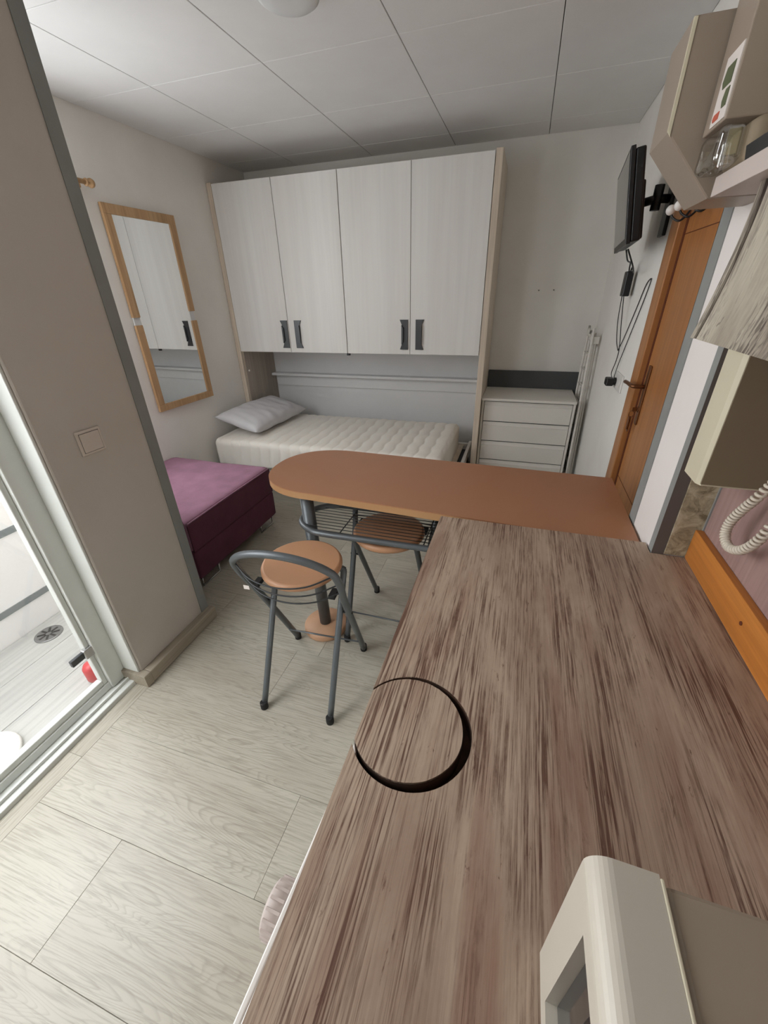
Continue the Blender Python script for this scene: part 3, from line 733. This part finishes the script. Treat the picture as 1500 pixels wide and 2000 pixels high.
# ------------------------------------------------------------------ folding stools
def stool(loc, rz, label):
    r0 = thing('folding_stool', label, 'stool', (0, 0, 0), 'folding stools at the table')
    # local frame: back toward -y, seat centre near the origin
    sxc = -0.012
    MB().lathe([(0.134, 0.528), (0.144, 0.531), (0.149, 0.538), (0.149, 0.547), (0.145, 0.555), (0.138, 0.558)], (sxc, 0, 0), 48).build('seat', 'seat', r0)
    MB().lathe([(0.1, 0.519), (0.1, 0.528)], (sxc, 0, 0), 32).build('seat_plate', 'rubber', r0)
    # long loop: far feet up to the backrest
    def on(x, z): return (x, 0.137 - 0.46 * z, z)
    pts = [on(-0.162, 0.012), on(-0.168, 0.25), on(-0.176, 0.46), on(-0.186, 0.56)]
    for i in range(1, 12):
        a = PI - PI * i / 12
        pts.append(on(0.188 * math.cos(a), 0.59 + 0.125 * math.sin(a) ** 0.8))
    pts += [on(0.184, 0.56), on(0.174, 0.46), on(0.167, 0.25), on(0.16, 0.012)]
    loop = MB().tube(pts, 0.0128, 12, smooth=3).build('back_loop', 'steel', r0)
    for i, zz in enumerate((0.535, 0.585, 0.635)):
        hw = (0.183, 0.184, 0.178)[i]; y0 = on(0, zz)[1]
        MB().tube([on(-hw, zz), (-hw * 0.55, y0 - 0.045, zz - 0.022), (0, y0 - 0.058, zz - 0.032), (hw * 0.55, y0 - 0.045, zz - 0.022), on(hw, zz)], 0.0028, 7, smooth=6).build('back_wire', 'wire', loop)
    # short legs: one bent tube from the near feet up under the seat
    MB().tube([(-0.137, -0.232, 0.012), (-0.137, -0.10, 0.26), (-0.137, 0.022, 0.488), (-0.132, 0.036, 0.511), (-0.11, 0.04, 0.518), (0.11, 0.04, 0.518), (0.132, 0.036, 0.511), (0.137, 0.022, 0.488), (0.137, -0.10, 0.26), (0.137, -0.232, 0.012)], 0.0118, 12, smooth=4).build('front_legs', 'steel', r0)
    for x_, y_ in ((-0.137, -0.234), (0.137, -0.234), (-0.162, 0.132), (0.16, 0.132)):
        MB().lathe([(0.0145, 0.0), (0.015, 0.004), (0.0145, 0.03), (0.0125, 0.032)], (x_, y_, 0), 14).build('foot_cap', 'rubber', r0)
    MB().tube([(-0.163, 0.084, 0.115), (-0.16, 0.066, 0.118), (0.16, 0.066, 0.118), (0.163, 0.084, 0.115)], 0.0038, 8).build('cross_bar', 'steel', r0)
    for sx in (-1, 1):
        MB().tube([(sx * 0.128, -0.036, 0.376), (sx * 0.184, -0.036, 0.376)], 0.005, 8).build('pivot', 'rubber', r0)
        MB().box(sx * 0.145 - 0.012, sx * 0.145 + 0.012, -0.12, -0.075, 0.503, 0.519, 0.002).build('seat_clip', 'rubber', r0)
    r0.location = loc; r0.rotation_euler = (0, 0, rz)
    return r0
s1 = stool((-0.664, 1.06, 0), math.radians(3.5), 'brown round stool with grey loop back, out in front of table')
sticker = MB().box(-0.172, -0.150, -0.1455, -0.1445, 0.515, 0.532).build('care_sticker', 'label', None); sticker.parent = s1
s2 = stool((-0.445, 1.365, 0), math.radians(180), 'brown round stool pushed under the wire shelf of the table')

# ------------------------------------------------------------------ worktop and base units
CZ = 0.778; cl_ = -0.183
ccx, ccy, cr = -0.098, 0.408, 0.101
a0 = math.acos((cl_ - ccx) / cr)
arc = [(ccx + cr * math.cos(a0 - 2 * a0 * i / 48), ccy + cr * math.sin(a0 - 2 * a0 * i / 48)) for i in range(49)]
arc[0] = (cl_, arc[0][1]); arc[-1] = (cl_, arc[-1][1])
out = [(cl_, -1.15), (0.495, -1.15), (0.495, 1.0835), (0.404, 1.0835), (0.404, 1.137), (cl_, 1.137)] + arc
wt = thing('worktop', 'weathered wood-look kitchen worktop with a round cut-out', 'worktop', (0.15, 0.3, CZ))
MB().prism(out, CZ - 0.036, CZ).build('board', 'counter', wt)
pcx, pcy, pr = -0.104, 0.411, 0.0915
a1 = math.acos((cl_ + 0.0005 - pcx) / pr)
pts = []
for i in range(73):
    a = a1 - 2 * a1 * i / 72
    rr = pr + 0.0007 * noise.noise(Vector((math.cos(a) * 9, math.sin(a) * 9, 1.0)))
    pts.append((pcx + rr * math.cos(a), pcy + rr * math.sin(a)))
MB().prism(pts, CZ - 0.034, CZ - 0.0008).build('round_plug', 'counter', wt)
MB().prism([(cl_ + 0.001, ccy - 0.12), (ccx + 0.12, ccy - 0.12), (ccx + 0.12, ccy + 0.12), (cl_ + 0.001, ccy + 0.12)], CZ - 0.05, CZ - 0.0365).build('support_board', 'cut', wt)
# dark raw rim of the cut-out
rim = MB()
def rimf(u, v):
    a = a0 - 2 * a0 * u
    return Vector((ccx + (cr - 0.0006) * math.cos(a), ccy + (cr - 0.0006) * math.sin(a), CZ - 0.035 + v * 0.0335))
rim.grid(rimf, 60, 2); rim.build('cut_rim', 'cut', wt)
rim = MB()
def rimg(u, v):
    a = a1 - 2 * a1 * u
    return Vector((pcx + (pr + 0.0012) * math.cos(a), pcy + (pr + 0.0012) * math.sin(a), CZ - 0.034 + v * 0.031))
rim.grid(rimg, 60, 2); rim.build('plug_rim', 'cut', wt)
bc = thing('base_cabinet', 'white kitchen base cabinet under the far end of the worktop', 'cabinet', (0.16, 0.77, 0))
MB().box(-0.145, 0.50, 0.46, 1.075, 0.08, CZ - 0.051).build('body', 'whiteplastic', bc)
MB().box(-0.10, 0.48, 0.47, 1.07, 0.0, 0.08).build('plinth', 'greyboard', bc)
MB().box(-0.163, -0.1455, 0.465, 1.07, 0.085, CZ - 0.055, 0.002).build('door', 'whiteplastic', bc)
wm_m = Matrix.Translation((-0.1895, 0.40, 0)) @ Matrix.Rotation(math.radians(-2.4), 4, 'Z')
wm = thing('washing_machine', 'white washing machine under the near worktop, dial showing', 'washing machine', (0.1, 0.1, 0))
MB().box(0.0, 0.55, -0.60, -0.01, 0.012, 0.726, 0.008, mat=wm_m).build('body', 'whiteplastic', wm)
MB().box(-0.004, 0.004, -0.595, -0.012, 0.63, 0.7255, 0.002, mat=wm_m).build('control_panel', 'whiteplastic', wm)
dl = MB().lathe([(0.034, 0.0), (0.033, -0.022), (0.030, -0.026), (0.001, -0.027)], (-0.006, -0.238, 0.682), 36, 'x', mat=wm_m).build('dial', 'shelf', wm)
for i in range(18):
    a = 2 * PI * i / 18; m_ = wm_m @ Matrix.Translation((-0.006, -0.238, 0.682)) @ Matrix.Rotation(a, 4, 'X')
    MB().box(-0.022, -0.002, -0.0018, 0.0018, 0.0325, 0.0352, mat=m_).build('dial_rib', 'shelf', dl)
for sx in (0.04, 0.5):
    for sy in (-0.56, -0.05): MB().lathe([(0.02, 0), (0.02, 0.013)], (0, 0, 0), 12, mat=wm_m @ Matrix.Translation((sx, sy, 0))).build('foot', 'rubber', wm)

# ------------------------------------------------------------------ microwave
mw = thing('microwave', 'cream-white microwave oven on the near end of worktop', 'microwave', (0.28, -0.05, CZ))
prof = [(0.101, 0.985), (0.101, 1.002)] + [(0.119 - 0.018 * math.cos(i * PI / 16), 1.0035 + 0.018 * math.sin(i * PI / 16)) for i in range(1, 9)] + [(0.152, 1.0205), (0.152, 0.985)]
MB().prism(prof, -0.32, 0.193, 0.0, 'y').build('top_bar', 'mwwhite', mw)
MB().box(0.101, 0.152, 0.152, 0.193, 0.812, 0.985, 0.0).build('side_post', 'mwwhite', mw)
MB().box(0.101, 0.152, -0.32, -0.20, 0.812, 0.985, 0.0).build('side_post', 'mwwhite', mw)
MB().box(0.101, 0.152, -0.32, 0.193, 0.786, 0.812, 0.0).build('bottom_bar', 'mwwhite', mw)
wd = MB().box(0.112, 0.1515, -0.1995, 0.1515, 0.8125, 0.9845).build('door_window', 'screen', mw)
MB().box(0.1085, 0.1118, -0.16, 0.120, 0.832, 0.965, 0.001).build('inner_mesh', 'black', wd)
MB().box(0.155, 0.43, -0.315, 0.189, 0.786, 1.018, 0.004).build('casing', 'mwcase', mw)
MB().box(0.1522, 0.1548, -0.316, 0.1905, 0.787, 1.0215, 0.0008).build('seam', 'creamplastic', mw)
for xx in (0.14, 0.40):
    for yy in (-0.28, 0.16): MB().lathe([(0.014, CZ), (0.014, 0.787)], (xx, yy, 0), 12).build('foot', 'rubber', mw)

# ------------------------------------------------------------------ intercom phone with coiled cord
ic = thing('intercom_phone', 'cream door intercom phone on the pink kitchen wall', 'intercom', (0.45, 0.96, 1.05))
MB().prism([(0.383, 0.932), (0.39, 0.92), (0.502, 0.92), (0.502, 1.0), (0.383, 1.0)], 1.052, 1.50).build('housing', 'creamplastic', ic)
MB().box(0.388, 0.502, 0.917, 0.921, 1.056, 1.498).build('shaded_side', 'icside', ic)  # thin dark sheet standing in for shade on this side
ctr = [Vector(p) for p in ((0.47, 0.85, 1.10), (0.463, 0.868, 1.055), (0.458, 0.885, 1.02), (0.455, 0.898, 0.985), (0.455, 0.895, 0.957), (0.457, 0.872, 0.943), (0.46, 0.84, 0.955), (0.463, 0.815, 0.985), (0.467, 0.80, 1.03), (0.475, 0.795, 1.10))]
def cr_pt(P, t):
    n = len(P) - 1; i = min(int(t * n), n - 1); f = t * n - i
    p0 = P[max(i - 1, 0)]; p1 = P[i]; p2 = P[i + 1]; p3 = P[min(i + 2, n)]
    return 0.5 * ((2 * p1) + (p2 - p0) * f + (2 * p0 - 5 * p1 + 4 * p2 - p3) * f * f + (3 * p1 - p0 - 3 * p2 + p3) * f ** 3)
hel = []; turns = 42; NS = turns * 12
for i in range(NS + 1):
    t = i / NS; p = cr_pt(ctr, t); d = (cr_pt(ctr, min(t + 0.01, 1)) - cr_pt(ctr, max(t - 0.01, 0))).normalized()
    u = Vector((1, 0, 0)); u = (u - d * u.dot(d)).normalized(); v = d.cross(u)
    a = 2 * PI * turns * t
    hel.append(p + (u * math.cos(a) + v * math.sin(a)) * 0.0068)
MB().tube(hel, 0.0031, 6).build('coiled_cord', 'cordm', ic)

# ------------------------------------------------------------------ shelf, hood and the things above
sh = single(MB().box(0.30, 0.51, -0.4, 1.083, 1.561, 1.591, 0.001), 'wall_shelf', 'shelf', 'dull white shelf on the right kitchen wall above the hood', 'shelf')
hd = thing('extractor_hood', 'flared hood in weathered grey wood look under shelf', 'hood', (0.40, 0.5, 1.33))
def bell(z):  # front profile: x as a function of height
    t = (z - 1.332) / (1.561 - 1.332)
    return 0.300 + 0.030 * (1 - max(0.0, 1 - t) ** 1.8)
zs = [1.332 + 0.229 * i / 14 for i in range(15)]
prf = [(bell(z), z) for z in zs] + [(bell(z) + 0.006, z) for z in zs[::-1]]
MB().prism(prf, -0.2, 0.928, 0, 'y').build('front_panel', 'hood', hd)
prf2 = [(bell(z) - 0.002, z) for z in zs] + [(bell(z) + 0.008, z) for z in zs[::-1]]
MB().prism(prf2, 0.936, 0.953, 0, 'y').build('edge_strip', 'hood', hd)
prf3 = [(bell(z) + 0.0015, z) for z in zs] + [(bell(z) + 0.006, z) for z in zs[::-1]]
MB().prism(prf3, 0.9285, 0.9358, 0, 'y').build('seam', 'seamdark', hd)
bx = thing('wall_unit', 'beige-white boxy wall unit with slanted underside on the pillar', 'wall unit', (0.35, 1.17, 1.6))
MB().prism([(0.207, 1.666), (0.30, 1.562), (0.4075, 1.562), (0.4075, 1.815), (0.207, 1.815)], 1.102, 1.242, 0.003, 'y').build('casing', 'unit_beige', bx)
MB().prism([(0.2055, 1.668), (0.212, 1.66), (0.212, 1.813), (0.2055, 1.813)], 1.1005, 1.1035, 0.0008, 'y').build('corner_highlight', 'creamplastic', bx)  # pale strip painting the highlight along the near corner
lb = thing('appliance_box', 'beige box with white, green and red label on the shelf', 'box', (0.34, 1.04, 1.65))
MB().box(0.264, 0.45, 0.994, 1.098, 1.651, 1.9, 0.002).build('carton', 'unit_beige', lb)
MB().box(0.2625, 0.264, 0.998, 1.062, 1.655, 1.742).build('label_sheet', 'label', lb)
MB().prism([(1.012, 1.70), (1.045, 1.70), (1.052, 1.71), (1.045, 1.726), (1.012, 1.726)], 0.2615, 0.2625, 0, 'x').build('green_print', 'green', lb)
MB().prism([(1.008, 1.672), (1.024, 1.672), (1.030, 1.682), (1.024, 1.695), (1.008, 1.695)], 0.2615, 0.2625, 0, 'x').build('green_print', 'green', lb)
MB().prism([(1.028, 1.660), (1.05, 1.660), (1.055, 1.665), (1.05, 1.670), (1.028, 1.670)], 0.2615, 0.2625, 0, 'x').build('red_print', 'orangered', lb)
single(soft_box(0.305, 0.47, 0.985, 1.085, 1.5915, 1.651, 0.014, 0.004, 14), 'paper_bag', 'tan', 'crumpled tan bag under the labelled box on the shelf', 'bag')
single(soft_box(0.262, 0.303, 0.99, 1.09, 1.593, 1.648, 0.012, 0.008, 14, 3.0), 'plastic_wrap', 'plasticbag', 'crumpled clear plastic wrap at the shelf edge', 'plastic wrap')
single(MB().prism([(0.302, 1.5915), (0.48, 1.5915), (0.485, 1.616), (0.480, 1.616), (0.475, 1.597), (0.309, 1.597), (0.303, 1.610), (0.298, 1.610)], 0.45, 0.972, 0.001, 'y'), 'tray', 'black', 'shallow black tray on the white shelf', 'tray')
single(MB().box(0.36, 0.46, 0.62, 0.86, 1.598, 1.78, 0.003), 'food_carton', 'yellow', 'pale yellow carton standing in the black tray', 'carton')
